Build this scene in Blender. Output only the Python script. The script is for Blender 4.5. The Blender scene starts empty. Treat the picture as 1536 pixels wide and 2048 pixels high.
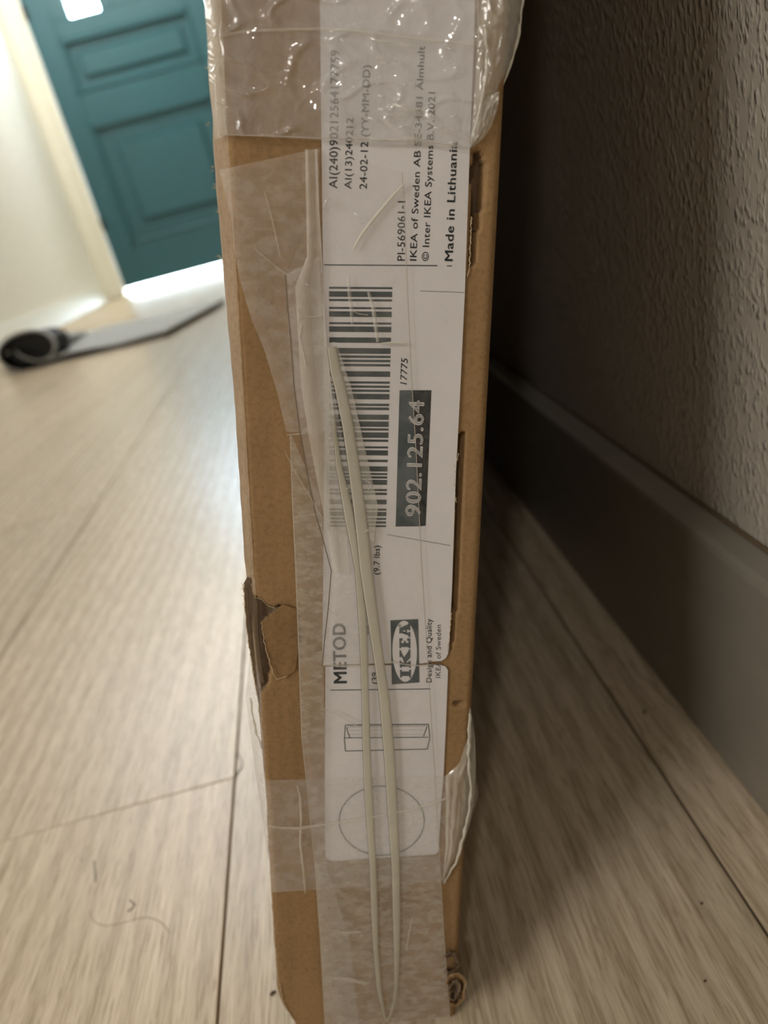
import bpy, bmesh, math, random
import numpy as np
from mathutils import Matrix, Vector, noise
random.seed(7)
SC = bpy.context.scene
COL = SC.collection

# ------------------------------------------------------------------ camera
def nrm(v):
    v = np.array(v, float); return v / np.linalg.norm(v)
F, H = 1500.0, 0.22                       # focal length in pixels of the 1536x2048 frame, camera height
PP = np.array([768.0, 1024.0])
VP = np.array([598.0, 437.0])             # where the lines along the wall meet
ROLL = math.radians(15.0)
_d = np.array([math.sin(ROLL), math.cos(ROLL)])
_k = -F * F / float(np.dot(VP - PP, _d))
_Y = nrm([*(VP - PP), F]); _Z = -nrm([*(_k * _d), F]); _X = np.cross(_Y, _Z)
RW = np.array([_X, _Y, _Z]); CAM = np.array([0.0, 0.0, H])
def ray(px, py): return RW @ np.array([px - 768.0, py - 1024.0, F])
def on_plane(px, py, P, N):
    r = ray(px, py); return CAM + r * (np.dot(np.array(P) - CAM, N) / np.dot(r, N))
def on_floor(px, py, z=0.0): return on_plane(px, py, (0, 0, z), np.array([0, 0, 1.0]))

cd = bpy.data.cameras.new('camera'); cam = bpy.data.objects.new('camera', cd); COL.objects.link(cam)
cx_, cy_, cz_ = RW @ np.array([1., 0, 0]), RW @ np.array([0, -1., 0]), RW @ np.array([0, 0, -1.])
cam.matrix_world = Matrix(((cx_[0], cy_[0], cz_[0], 0), (cx_[1], cy_[1], cz_[1], 0), (cx_[2], cy_[2], cz_[2], H), (0, 0, 0, 1)))
cd.sensor_fit = 'HORIZONTAL'; cd.sensor_width = 36.0; cd.lens = 36.0 * F / 1536.0
cd.clip_start = 0.01; cd.clip_end = 60
cd.dof.use_dof = True; cd.dof.focus_distance = 0.158; cd.dof.aperture_fstop = 18.0
SC.camera = cam

# ------------------------------------------------------------------ world, lights, exposure
SC.view_settings.view_transform = 'Standard'; SC.view_settings.look = 'None'
SC.view_settings.gamma = 1.0; SC.view_settings.use_curve_mapping = False
SC.view_settings.exposure = 0.04
SC.cycles.transparent_max_bounces = 24; SC.cycles.max_bounces = 8
SC.cycles.use_denoising = True
w = bpy.data.worlds.new('world'); SC.world = w; w.use_nodes = True
bg = w.node_tree.nodes['Background']; bg.inputs[0].default_value = (0.74, 0.90, 1.0, 1); bg.inputs[1].default_value = 36.0

def area(name, loc, target, size, energy, color, sy=None, spread=180):
    L = bpy.data.lights.new(name, 'AREA'); L.energy = energy; L.color = color
    L.shape = 'RECTANGLE'; L.size = size; L.size_y = sy or size; L.spread = math.radians(spread)
    o = bpy.data.objects.new(name, L); COL.objects.link(o); o.location = loc
    o.rotation_euler = (Vector(target) - Vector(loc)).to_track_quat('-Z', 'Y').to_euler(); return o
area('window_light', (-1.15, 2.6, 2.1), (-0.3, 0.5, 0.0), 1.3, 34.0, (0.97, 0.98, 1.0), 1.2)
area('hall_fill', (-0.9, 5.2, 2.75), (-0.9, 5.2, 0.0), 1.2, 60.0, (1.0, 0.97, 0.88), 1.6)  # unseen light added near the ceiling to brighten the hall's left wall
area('room_light', (-1.06, -0.50, 0.80), (0.0, 0.15, 0.12), 0.55, 12.5, (1.0, 0.97, 0.93), 0.6)
area('glint_light', (-0.28, -1.8, 1.65), (0.0, 0.2, 0.12), 0.11, 7.0, (1.0, 0.95, 0.87), 0.11)  # unseen small light added behind the camera for glints on the tape

# ------------------------------------------------------------------ materials
def mat(name):
    m = bpy.data.materials.new(name); m.use_nodes = True
    nt = m.node_tree; b = nt.nodes['Principled BSDF']; return m, nt, b
def N(nt, t, **kw):
    n = nt.nodes.new(t)
    for k, v in kw.items():
        if k in n.inputs: n.inputs[k].default_value = v
        else: setattr(n, k, v)
    return n
def ramp(nt, stops, fac):
    r = nt.nodes.new('ShaderNodeValToRGB'); e = r.color_ramp.elements
    e[0].position, e[0].color = stops[0][0], (*stops[0][1], 1)
    e[1].position, e[1].color = stops[-1][0], (*stops[-1][1], 1)
    for p, c in stops[1:-1]:
        q = e.new(p); q.color = (*c, 1)
    nt.links.new(fac, r.inputs[0]); return r
def coords(nt, scale=(1, 1, 1), rand=False):
    tc = nt.nodes.new('ShaderNodeTexCoord'); mp = nt.nodes.new('ShaderNodeMapping')
    mp.inputs['Scale'].default_value = scale; nt.links.new(tc.outputs['Object'], mp.inputs[0])
    if rand:
        oi = nt.nodes.new('ShaderNodeObjectInfo'); mu = N(nt, 'ShaderNodeMath', operation='MULTIPLY'); mu.inputs[1].default_value = 50
        cb = nt.nodes.new('ShaderNodeCombineXYZ'); nt.links.new(oi.outputs['Random'], mu.inputs[0])
        for i in range(3): nt.links.new(mu.outputs[0], cb.inputs[i])
        nt.links.new(cb.outputs[0], mp.inputs['Location'])
    return mp.outputs[0]
def tex_noise(nt, vec, scale, detail=3, rough=0.55, dist=0.0):
    n = nt.nodes.new('ShaderNodeTexNoise'); n.inputs['Scale'].default_value = scale; n.inputs['Detail'].default_value = detail
    n.inputs['Roughness'].default_value = rough; n.inputs['Distortion'].default_value = dist
    nt.links.new(vec, n.inputs['Vector']); return n.outputs[0]
def bump(nt, b, h, dist, strength=1.0):
    k = N(nt, 'ShaderNodeBump'); k.inputs['Distance'].default_value = dist; k.inputs['Strength'].default_value = strength
    nt.links.new(h, k.inputs['Height']); nt.links.new(k.outputs[0], b.inputs['Normal']); return k
def mixc(nt, fac, a, b_, mode='MIX'):
    m = nt.nodes.new('ShaderNodeMix'); m.data_type = 'RGBA'; m.blend_type = mode
    for sock, v in ((m.inputs[0], fac), (m.inputs[6], a), (m.inputs[7], b_)):
        if hasattr(v, 'links'): nt.links.new(v, sock)
        elif isinstance(v, tuple): sock.default_value = (*v, 1)
        else: sock.default_value = v
    return m.outputs[2]
def plain(name, col, rough=0.6, metal=0.0, bscale=None, bdist=0.0002):
    m, nt, b = mat(name)
    v = coords(nt); n = tex_noise(nt, v, bscale or 30)
    r = ramp(nt, [(0.3, tuple(c * 0.93 for c in col)), (0.7, tuple(min(1, c * 1.05) for c in col))], n)
    nt.links.new(r.outputs[0], b.inputs['Base Color']); b.inputs['Roughness'].default_value = rough; b.inputs['Metallic'].default_value = metal
    if bscale: bump(nt, b, n, bdist)
    return m

def kraft_mat(name, dark, light):
    m, nt, b = mat(name)
    v = coords(nt)
    n1 = tex_noise(nt, v, 60, 4); n2 = tex_noise(nt, v, 900, 3, 0.7)
    r1 = ramp(nt, [(0.3, dark), (0.7, light)], n1)
    r2 = ramp(nt, [(0.30, (0.80, 0.78, 0.75)), (0.52, (1, 1, 1)), (0.74, (1.10, 1.08, 1.05))], n2)
    c = mixc(nt, 1.0, r1.outputs[0], r2.outputs[0], 'MULTIPLY')
    # fine pale and dark specks of the recycled fibre
    vo = N(nt, 'ShaderNodeTexVoronoi'); vo.inputs['Scale'].default_value = 260; nt.links.new(v, vo.inputs['Vector'])
    sp = ramp(nt, [(0.0, (1, 1, 1)), (0.055, (1, 1, 1)), (0.075, (0, 0, 0))], vo.outputs['Distance'])
    msk = tex_noise(nt, v, 150); mr = ramp(nt, [(0.50, (0, 0, 0)), (0.56, (0.6, 0.6, 0.6))], msk)
    f = mixc(nt, 1.0, sp.outputs[0], mr.outputs[0], 'MULTIPLY')
    c2 = mixc(nt, f, c, (0.10, 0.06, 0.03))
    # faint vertical flute lines
    wv = coords(nt, (1, 1, 0.02)); n3 = tex_noise(nt, wv, 330, 2)
    r3 = ramp(nt, [(0.35, (0.94, 0.94, 0.94)), (0.65, (1.04, 1.04, 1.04))], n3)
    c3 = mixc(nt, 1.0, c2, r3.outputs[0], 'MULTIPLY')
    nt.links.new(c3, b.inputs['Base Color']); b.inputs['Roughness'].default_value = 0.75
    b.inputs['Specular IOR Level'].default_value = 0.25
    bump(nt, b, n2, 0.00006); return m
M_KRAFT = kraft_mat('kraft_board', (0.235, 0.141, 0.062), (0.280, 0.171, 0.077))
M_PLY = kraft_mat('torn_ply', (0.10, 0.068, 0.042), (0.17, 0.118, 0.072))
M_SIDELIT = kraft_mat('side_lit_board_edge', (0.30, 0.215, 0.135), (0.37, 0.27, 0.18))  # paler kraft: light from the left put into the edge strip's colour
M_FRAY = plain('frayed_paper', (0.46, 0.34, 0.21), 0.9, bscale=1500, bdist=0.0002)

def paper_mat():
    m, nt, b = mat('label_paper')
    v = coords(nt)
    n = tex_noise(nt, v, 45, 4); r = ramp(nt, [(0.35, (0.56, 0.535, 0.53)), (0.7, (0.61, 0.585, 0.58))], n)
    n2 = tex_noise(nt, v, 130, 5, 0.7); r2 = ramp(nt, [(0.62, (1, 1, 1)), (0.78, (0.88, 0.83, 0.82))], n2)
    c = mixc(nt, 1.0, r.outputs[0], r2.outputs[0], 'MULTIPLY')
    nt.links.new(c, b.inputs['Base Color']); b.inputs['Roughness'].default_value = 0.6
    bump(nt, b, tex_noise(nt, v, 180, 3), 0.0001); return m
M_PAPER = paper_mat()
def ink_mat(name, col, wear=0.0):
    m, nt, b = mat(name); v = coords(nt); n = tex_noise(nt, v, 700, 4, 0.7)
    r = ramp(nt, [(0.25, col), (0.75, tuple(min(1, c * 1.5 + 0.01 + wear) for c in col))], n)
    nt.links.new(r.outputs[0], b.inputs['Base Color']); b.inputs['Roughness'].default_value = 0.5; return m
M_INK = ink_mat('black_ink', (0.030, 0.038, 0.040))
M_INK2 = ink_mat('worn_black_ink', (0.006, 0.006, 0.006), 0.045)
M_INKG = ink_mat('slate_ink', (0.030, 0.042, 0.046))
M_FAINT = ink_mat('faded_ink', (0.17, 0.155, 0.15), 0.05)
M_KNOCK = ink_mat('unprinted_paper', (0.58, 0.56, 0.545))

def film_mat(name, col, alpha, lo=0.7, hi=1.25, cscale=(1, 1, 1), cs=120, rough=0.22, bs=300, bd=0.00025, ior=1.30, edge=(0.42, 0.6)):
    """clear packing tape: milky where it is not stuck down, glossy skin"""
    m = bpy.data.materials.new(name); m.use_nodes = True; nt = m.node_tree; nt.nodes.clear()
    out = nt.nodes.new('ShaderNodeOutputMaterial')
    v = coords(nt, cscale); n1 = tex_noise(nt, v, cs, 5, 0.65, 0.3)
    mr = nt.nodes.new('ShaderNodeMapRange'); nt.links.new(n1, mr.inputs[0])
    mr.inputs[1].default_value, mr.inputs[2].default_value = edge
    mr.inputs[3].default_value = alpha * lo; mr.inputs[4].default_value = min(1, alpha * hi)
    tr = nt.nodes.new('ShaderNodeBsdfTransparent'); df = nt.nodes.new('ShaderNodeBsdfDiffuse'); df.inputs[0].default_value = (*col, 1); tl = nt.nodes.new('ShaderNodeBsdfTranslucent'); tl.inputs[0].default_value = (*col, 1)
    di = nt.nodes.new('ShaderNodeMixShader'); di.inputs[0].default_value = 0.4; nt.links.new(df.outputs[0], di.inputs[1]); nt.links.new(tl.outputs[0], di.inputs[2])
    gl = nt.nodes.new('ShaderNodeBsdfGlossy'); gl.inputs['Roughness'].default_value = rough
    v2 = coords(nt, (1, 1, 1)); n2 = tex_noise(nt, v2, bs, 3, 0.5, 0.5)
    bp = nt.nodes.new('ShaderNodeBump'); bp.inputs['Distance'].default_value = bd; nt.links.new(n2, bp.inputs['Height'])
    for s in (df, gl): nt.links.new(bp.outputs[0], s.inputs['Normal'])
    m1 = nt.nodes.new('ShaderNodeMixShader'); nt.links.new(mr.outputs[0], m1.inputs[0]); nt.links.new(tr.outputs[0], m1.inputs[1]); nt.links.new(di.outputs[0], m1.inputs[2])
    lw = nt.nodes.new('ShaderNodeLayerWeight'); pw = N(nt, 'ShaderNodeMath', operation='POWER'); pw.inputs[1].default_value = 5.0; nt.links.new(lw.outputs['Facing'], pw.inputs[0])
    r0 = ((ior - 1) / (ior + 1)) ** 2; fr = N(nt, 'ShaderNodeMath', operation='MULTIPLY_ADD'); nt.links.new(pw.outputs[0], fr.inputs[0]); fr.inputs[1].default_value = 0.8; fr.inputs[2].default_value = r0
    m2 = nt.nodes.new('ShaderNodeMixShader'); nt.links.new(fr.outputs[0], m2.inputs[0]); nt.links.new(m1.outputs[0], m2.inputs[1]); nt.links.new(gl.outputs[0], m2.inputs[2])
    nt.links.new(m2.outputs[0], out.inputs[0]); return m
M_TAPE = film_mat('milky_tape', (0.86, 0.83, 0.80), 0.27, 0.72, 1.22, (1, 1, 1.6), 260)
M_MOTT = film_mat('mottled_tape', (0.74, 0.71, 0.63), 0.38, 0.55, 1.25, (0.7, 1, 1.5), 420)
M_TAPE_COL = film_mat('clear_tape', (0.88, 0.85, 0.81), 0.06, 0.3, 1.6, (1, 1, 1), 160)
M_WRAP = film_mat('wrap_tape', (0.83, 0.81, 0.80), 0.34, 0.75, 1.2, (1, 1, 0.4), 70, rough=0.07, bs=130, bd=0.0014, ior=1.75)
M_BAG = film_mat('loose_tape', (0.82, 0.79, 0.70), 0.48, 0.75, 1.25, (1, 1, 0.3), 90, rough=0.10, bs=120, bd=0.0008, ior=1.75)
M_FOLD = film_mat('folded_tape', (0.76, 0.73, 0.63), 0.80, 0.95, 1.07, (1, 1, 1), 60, rough=0.3, bs=200, bd=0.00015)
M_FOLD2 = film_mat('gathered_tape', (0.80, 0.76, 0.67), 0.42, 0.8, 1.2, (1, 1, 0.2), 130, rough=0.22, bs=150, bd=0.0004)

# ------------------------------------------------------------------ object helpers
def obj(name, me, material=None, parent=None, smooth=False, **props):
    if isinstance(me, bmesh.types.BMesh):
        bm = me; me = bpy.data.meshes.new(name); bm.to_mesh(me); bm.free()
    if material:
        me.materials.clear(); me.materials.append(material)
    if smooth: me.polygons.foreach_set('use_smooth', [True] * len(me.polygons))
    o = bpy.data.objects.new(name, me); COL.objects.link(o)
    if parent: o.parent = parent
    for k, v in props.items(): o[k] = v
    return o
def empty(name, loc=(0, 0, 0), **props):
    o = bpy.data.objects.new(name, None); COL.objects.link(o); o.location = loc; o.empty_display_size = 0.02
    for k, v in props.items(): o[k] = v
    return o
def box_bm(x0, x1, y0, y1, z0, z1, bev=0.0, bm=None):
    bm = bm or bmesh.new()
    r = bmesh.ops.create_cube(bm, size=1.0); vs = r['verts']
    for v in vs:
        v.co = Vector(((x0 + x1) / 2 + v.co.x * (x1 - x0), (y0 + y1) / 2 + v.co.y * (y1 - y0), (z0 + z1) / 2 + v.co.z * (z1 - z0)))
    if bev:
        es = list({e for v in vs for e in v.link_edges}); bmesh.ops.bevel(bm, geom=es, offset=bev, segments=1, affect='EDGES')
    return bm
def mesh_from(verts, faces, name='mesh'):
    me = bpy.data.meshes.new(name); me.from_pydata([tuple(v) for v in verts], [], faces); me.update(); return me
def prism_bm(pts, z0, z1):
    bm = bmesh.new(); a = [bm.verts.new((x, y, z0)) for x, y in pts]; b = [bm.verts.new((x, y, z1)) for x, y in pts]
    n = len(pts); bm.faces.new(a[::-1]); bm.faces.new(b)
    for i in range(n): bm.faces.new((a[i], a[(i + 1) % n], b[(i + 1) % n], b[i]))
    bmesh.ops.recalc_face_normals(bm, faces=bm.faces[:]); return bm
def tube_mesh(pts, rad, sides=6, close=False):
    vs, fs = [], []
    P = [Vector(p) for p in pts]; n = len(P)
    rads = rad if hasattr(rad, '__len__') else [rad] * n
    up = Vector((0.1, 0.2, 1)).normalized()
    for i, p in enumerate(P):
        t = (P[min(i + 1, n - 1)] - P[max(i - 1, 0)]).normalized()
        a = t.cross(up)
        a = a.normalized() if a.length > 1e-6 else Vector((1, 0, 0)); b = t.cross(a)
        for k in range(sides):
            th = 2 * math.pi * k / sides; vs.append(p + (a * math.cos(th) + b * math.sin(th)) * rads[i])
    for i in range(n - 1):
        for k in range(sides):
            fs.append((i * sides + k, i * sides + (k + 1) % sides, (i + 1) * sides + (k + 1) % sides, (i + 1) * sides + k))
    fs.append(tuple(range(sides))[::-1]); fs.append(tuple(range((n - 1) * sides, n * sides)))
    return mesh_from(vs, fs)

# ================================================================== THE ROOM
# floor of pale oak laminate planks, laid along the wall
def wood_mat():
    m, nt, b = mat('pale_oak_laminate')
    v = coords(nt, (1, 0.07, 1), True)
    g1 = tex_noise(nt, v, 40, 3, 0.5, 0.8)
    g2 = tex_noise(nt, v, 800, 5, 0.7, 0.3)
    wv = nt.nodes.new('ShaderNodeTexWave'); wv.wave_type = 'BANDS'; wv.bands_direction = 'X'
    wv.inputs['Scale'].default_value = 26; wv.inputs['Distortion'].default_value = 9; wv.inputs['Detail'].default_value = 2; wv.inputs['Detail Scale'].default_value = 0.6
    v3 = coords(nt, (1, 0.16, 1), True); nt.links.new(v3, wv.inputs['Vector'])
    c1 = ramp(nt, [(0.3, (0.50, 0.415, 0.30)), (0.7, (0.585, 0.49, 0.365))], g1)
    c2 = ramp(nt, [(0.32, (0.84, 0.81, 0.77)), (0.50, (1, 1, 1)), (0.68, (1.13, 1.13, 1.13))], g2)
    c3 = ramp(nt, [(0.15, (0.86, 0.84, 0.81)), (0.6, (1.04, 1.04, 1.04))], wv.outputs[0])
    c = mixc(nt, 1.0, c1.outputs[0], c2.outputs[0], 'MULTIPLY'); c = mixc(nt, 0.9, c, c3.outputs[0], 'MULTIPLY')
    g4 = tex_noise(nt, coords(nt, (1, 0.035, 1), True), 1500, 2, 0.6, 0.2)
    c4 = ramp(nt, [(0.36, (0.74, 0.70, 0.64)), (0.50, (1, 1, 1)), (0.66, (1.08, 1.08, 1.08))], g4); c = mixc(nt, 1.0, c, c4.outputs[0], 'MULTIPLY')
    # short dark pores along the grain
    v4 = coords(nt, (1, 0.10, 1), True); p = tex_noise(nt, v4, 900, 1, 0.4)
    pr = ramp(nt, [(0.27, (0.74, 0.71, 0.66)), (0.34, (1, 1, 1))], p); c = mixc(nt, 1.0, c, pr.outputs[0], 'MULTIPLY')
    oi = nt.nodes.new('ShaderNodeObjectInfo'); orr = ramp(nt, [(0, (0.93, 0.93, 0.92)), (1, (1.06, 1.05, 1.04))], oi.outputs['Random'])
    c = mixc(nt, 1.0, c, orr.outputs[0], 'MULTIPLY')
    nt.links.new(c, b.inputs['Base Color']); b.inputs['Roughness'].default_value = 0.25; b.inputs['Specular IOR Level'].default_value = 0.5
    bump(nt, b, g2, 0.00012); return m
M_WOOD = wood_mat()
M_SUB = plain('dark_joint_board', (0.10, 0.065, 0.035), 0.9)  # dark base board seen between the planks
floor = obj('floor', box_bm(-2.6, 0.118, -2.2, 6.75, -0.05, -0.0016), M_SUB, kind='structure')
# lengthwise joints: x as a function of y
a0 = on_floor(434, 2048); a1 = on_floor(490, 1272); sl = (a1[0] - a0[0]) / (a1[1] - a0[1]); SL = sl
def L1(y): return a0[0] + sl * (y - a0[1])
edges = [(0.1165, 0.0), (0.0775, 0.0), (L1(0.0), sl)]
W_ = 0.176
for i in range(1, 14): edges.append((L1(0.0) - W_ * i, sl))
first = {2: 0.279, 1: 1.9, 0: 0.9}
for r in range(len(edges) - 1):
    (xr, sr), (xl, sL) = edges[r], edges[r + 1]
    yj = first.get(r, random.uniform(0.0, 1.2)) if r else 0.9
    cuts = [yj + k * 1.285 for k in range(-3, 7)]
    cuts = [-2.2] + [c for c in cuts if -2.1 < c < 6.6] + [6.72]
    for ya, yb in zip(cuts[:-1], cuts[1:]):
        g = 0.00045
        pts = [(xl + sL * ya + g, ya + g * .7), (xr + sr * ya - g, ya + g * .7), (xr + sr * yb - g, yb - g * .7), (xl + sL * yb + g, yb - g * .7)]
        if pts[0][0] < -2.6: continue
        bm = prism_bm(pts, -0.0016, 0.0)
        top = [e for e in bm.edges if all(v.co.z > -1e-5 for v in e.verts)]
        bmesh.ops.bevel(bm, geom=top, offset=0.0003, segments=1, affect='EDGES')
        obj('plank', bm, M_WOOD, floor)

# right wall with coarse woodchip paper
def wall_mat():
    m, nt, b = mat('woodchip_wallpaper')
    v = coords(nt, (1, 1, 0.55)); n = tex_noise(nt, v, 640, 1.5, 0.5, 0.0); n2 = tex_noise(nt, v, 210, 2, 0.5)
    mm = N(nt, 'ShaderNodeMath', operation='ADD'); nt.links.new(n, mm.inputs[0]); 
    k = N(nt, 'ShaderNodeMath', operation='MULTIPLY'); k.inputs[1].default_value = 0.35; nt.links.new(n2, k.inputs[0]); nt.links.new(k.outputs[0], mm.inputs[1])
    vo = N(nt, 'ShaderNodeTexVoronoi'); vo.feature = 'SMOOTH_F1'; vo.inputs['Scale'].default_value = 520; vo.inputs['Smoothness'].default_value = 0.6
    vd = N(nt, 'ShaderNodeVectorMath', operation='MULTIPLY_ADD'); nc = nt.nodes.new('ShaderNodeTexNoise'); nc.inputs['Scale'].default_value = 300; nt.links.new(v, nc.inputs['Vector'])
    nt.links.new(nc.outputs['Color'], vd.inputs[0]); vd.inputs[1].default_value = (0.003, 0.003, 0.003); nt.links.new(v, vd.inputs[2]); nt.links.new(vd.outputs[0], vo.inputs['Vector'])
    peb = ramp(nt, [(0.15, (1, 1, 1)), (0.60, (0, 0, 0))], vo.outputs['Distance'])
    pm = ramp(nt, [(0.50, (0, 0, 0)), (0.85, (1, 1, 1))], mm.outputs[0])
    pw = N(nt, 'ShaderNodeMath', operation='MULTIPLY'); nt.links.new(peb.outputs[0], pw.inputs[0]); nt.links.new(pm.outputs[0], pw.inputs[1])
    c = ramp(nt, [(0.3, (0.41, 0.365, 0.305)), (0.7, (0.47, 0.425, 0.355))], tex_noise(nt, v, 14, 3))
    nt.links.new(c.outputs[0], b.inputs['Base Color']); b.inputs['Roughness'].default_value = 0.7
    bump(nt, b, pw.outputs[0], 0.0009); return m
M_WALLP = wall_mat()
XW = 0.1116
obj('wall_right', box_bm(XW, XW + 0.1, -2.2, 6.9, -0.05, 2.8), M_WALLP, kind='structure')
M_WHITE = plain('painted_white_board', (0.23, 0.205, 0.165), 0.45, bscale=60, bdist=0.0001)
bb = bmesh.new()
prof = [(0.1004, 0.0008), (0.1004, 0.0915), (0.1010, 0.0935), (0.1026, 0.0945), (XW - 0.0012, 0.0950), (XW - 0.0006, 0.0942), (XW - 0.0004, 0.0008)]
va = [bb.verts.new((x, -2.19, z)) for x, z in prof]; vb = [bb.verts.new((x, 6.65, z)) for x, z in prof]
bb.faces.new(va); bb.faces.new(vb[::-1])
for i in range(len(prof)): bb.faces.new((va[i], vb[i], vb[(i + 1) % len(prof)], va[(i + 1) % len(prof)]))
bmesh.ops.recalc_face_normals(bb, faces=bb.faces[:])
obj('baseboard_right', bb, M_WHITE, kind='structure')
cv = []
for i in range(120):
    y = 0.02 + i * 0.02; cv.append((XW - 0.0004, y, 0.0953 + 0.0004 * noise.noise(Vector((0, y * 40, 1)))))
M_JOIN = plain('dark_wall_join', (0.12, 0.085, 0.045), 0.9, bscale=200, bdist=0.0004)  # dark bead along the join of wall and baseboard
obj('trim_1', tube_mesh(cv, 0.0011, 6), M_JOIN, kind='structure')

# far end: wall with a teal panelled door
D = 6.5
M_LWALL = plain('white_wall_paint', (0.80, 0.79, 0.72), 0.6)
def at_door(px, py):
    p = on_plane(px, py, (0, D, 0), np.array([0, 1., 0])); return p[0], p[2]
xd0 = at_door(146, 295)[0]           # hinge edge
xd1 = xd0 + 1.28; zd1 = 2.55
obj('wall_far', box_bm(xd1 + 0.1, 0.118, D + 0.05, D + 0.25, 0.0, 2.8), M_LWALL, kind='structure')
obj('wall_far.001', box_bm(xd0 - 1.2, xd0 - 0.16, D + 0.05, D + 0.25, 0.0, 2.8), M_LWALL, kind='structure')
obj('wall_far.002', box_bm(xd0 - 0.16, xd1 + 0.1, D + 0.05, D + 0.25, zd1 + 0.08, 2.8), M_LWALL, kind='structure')
M_TEAL = plain('teal_door_paint', (0.020, 0.085, 0.105), 0.35, bscale=20, bdist=0.0002)
M_GLASS, gnt, gb = mat('door_glass')
_tr = N(gnt, 'ShaderNodeBsdfTransparent'); _tr.inputs[0].default_value = (0.9, 0.96, 1, 1); _mx = N(gnt, 'ShaderNodeMixShader'); _mx.inputs[0].default_value = 0.06
gb.inputs['Roughness'].default_value = 0.1
gnt.links.new(_tr.outputs[0], _mx.inputs[1]); gnt.links.new(gb.outputs[0], _mx.inputs[2]); gnt.links.new(_mx.outputs[0], gnt.nodes['Material Output'].inputs[0])
door = empty('door_1', (xd0, D, 0.048), kind='structure')
def dpart(name, x0, x1, y0, y1, z0, z1, m, bev=0.004, parent=None):
    bm = box_bm(x0 - xd0, x1 - xd0, y0, y1, z0 - 0.048, z1 - 0.048, bev)
    return obj(name, bm, m, parent or door)
s = D / 6.96
def zz(z): return 0.22 + (z - 0.22) * s
xs1 = xd0 + 0.17; xs2 = xd0 + 0.42; xin = xd1 - 0.15
zb0, zb1 = 0.048, zz(0.36); zr0, zr1 = zz(1.29), zz(1.52); zt0 = zz(2.02); zw1 = 2.45
dpart('stile', xd0, xs1, 0, 0.045, 0.048, zd1, M_TEAL)
dpart('stile', xin, xd1, 0, 0.045, 0.048, zd1, M_TEAL)
dpart('bottom_rail', xs1, xin, 0, 0.045, zb0, zb1, M_TEAL)
dpart('lock_rail', xs1, xin, 0, 0.045, zr0, zr1, M_TEAL)
dpart('upper_rail', xs1, xin, 0, 0.045, zt0 - 0.12, zt0, M_TEAL)
dpart('top_rail', xs1, xin, 0, 0.045, zw1, zd1, M_TEAL)
for z0, z1 in ((zb1, zr0), (zr1, zt0 - 0.12)):
    dpart('panel', xs1, xin, 0.030, 0.040, z0, z1, M_TEAL, 0)
    m_ = 0.15 if z0 == zb1 else 0.09
    f = dpart('raised_field', xs1 + m_, xin - m_, 0.008, 0.030, z0 + m_, z1 - m_, M_TEAL, 0.014)
    for q in ((xs1, xs1 + 0.03, z0, z1), (xin - 0.03, xin, z0, z1), (xs1, xin, z0, z0 + 0.03), (xs1, xin, z1 - 0.03, z1)):
        dpart('moulding', q[0], q[1], -0.008, 0.03, q[2], q[3], M_TEAL, 0.008)
# glazed top light: three panes between glazing bars
px_ = [xd0 + 0.30, xd0 + 0.30 + 0.22, xd0 + 0.62, xd0 + 0.84, xd0 + 0.93, xd0 + 1.13]
dpart('glazing_bar', xs1, px_[0], 0, 0.045, zt0, zw1, M_TEAL)
dpart('glazing_bar', px_[1], px_[2], 0, 0.045, zt0, zw1, M_TEAL)
dpart('glazing_bar', px_[3], px_[4], 0, 0.045, zt0, zw1, M_TEAL)
for k in (1, 2): dpart('glazing_sill', px_[2 * k], px_[2 * k + 1], 0.004, 0.04, zt0, zt0 + 0.11, M_TEAL)
for k in range(3): dpart('pane', px_[2 * k] - 0.005, px_[2 * k + 1] + 0.005, 0.018, 0.026, zt0 - 0.003, zw1, M_GLASS, 0)
for zh in (0.45, 1.9):
    obj('hinge', box_bm(-0.012, 0.03, -0.006, 0.006, zh, zh + 0.09, 0.002), plain('dark_hinge', (0.03, 0.035, 0.04), 0.4, 0.8), door)
# frame round the door
M_FRAME = plain('cream_frame_paint', (0.74, 0.72, 0.62), 0.4)
fr = empty('trim_2', (xd0, D, 0), kind='structure')
def fpart(name, *a, bev=0.006): bm = box_bm(*a, bev); bmesh.ops.translate(bm, verts=bm.verts[:], vec=(-xd0, -D, 0)); return obj(name, bm, M_FRAME, fr)
fpart('door_jamb', xd0 - 0.05, xd0 - 0.004, D - 0.02, D + 0.12, 0, zd1 + 0.05)
fpart('door_jamb', xd1 + 0.004, xd1 + 0.05, D - 0.02, D + 0.12, 0, zd1 + 0.05)
fpart('architrave', xd0 - 0.17, xd0 - 0.05, D - 0.035, D + 0.06, 0, zd1 + 0.12, bev=0.012)
fpart('architrave', xd1 + 0.05, xd1 + 0.17, D - 0.035, D + 0.06, 0, zd1 + 0.12, bev=0.012)
fpart('head_jamb', xd0 - 0.17, xd1 + 0.17, D - 0.02, D + 0.12, zd1 + 0.012, zd1 + 0.12)
M_OUT = plain('pale_doorstep_stone', (0.45, 0.45, 0.42), 0.8)
obj('floor.001', box_bm(-4, 3, 6.76, 12, -0.06, -0.004), M_OUT, kind='structure', label='pale stone step outside')

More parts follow.
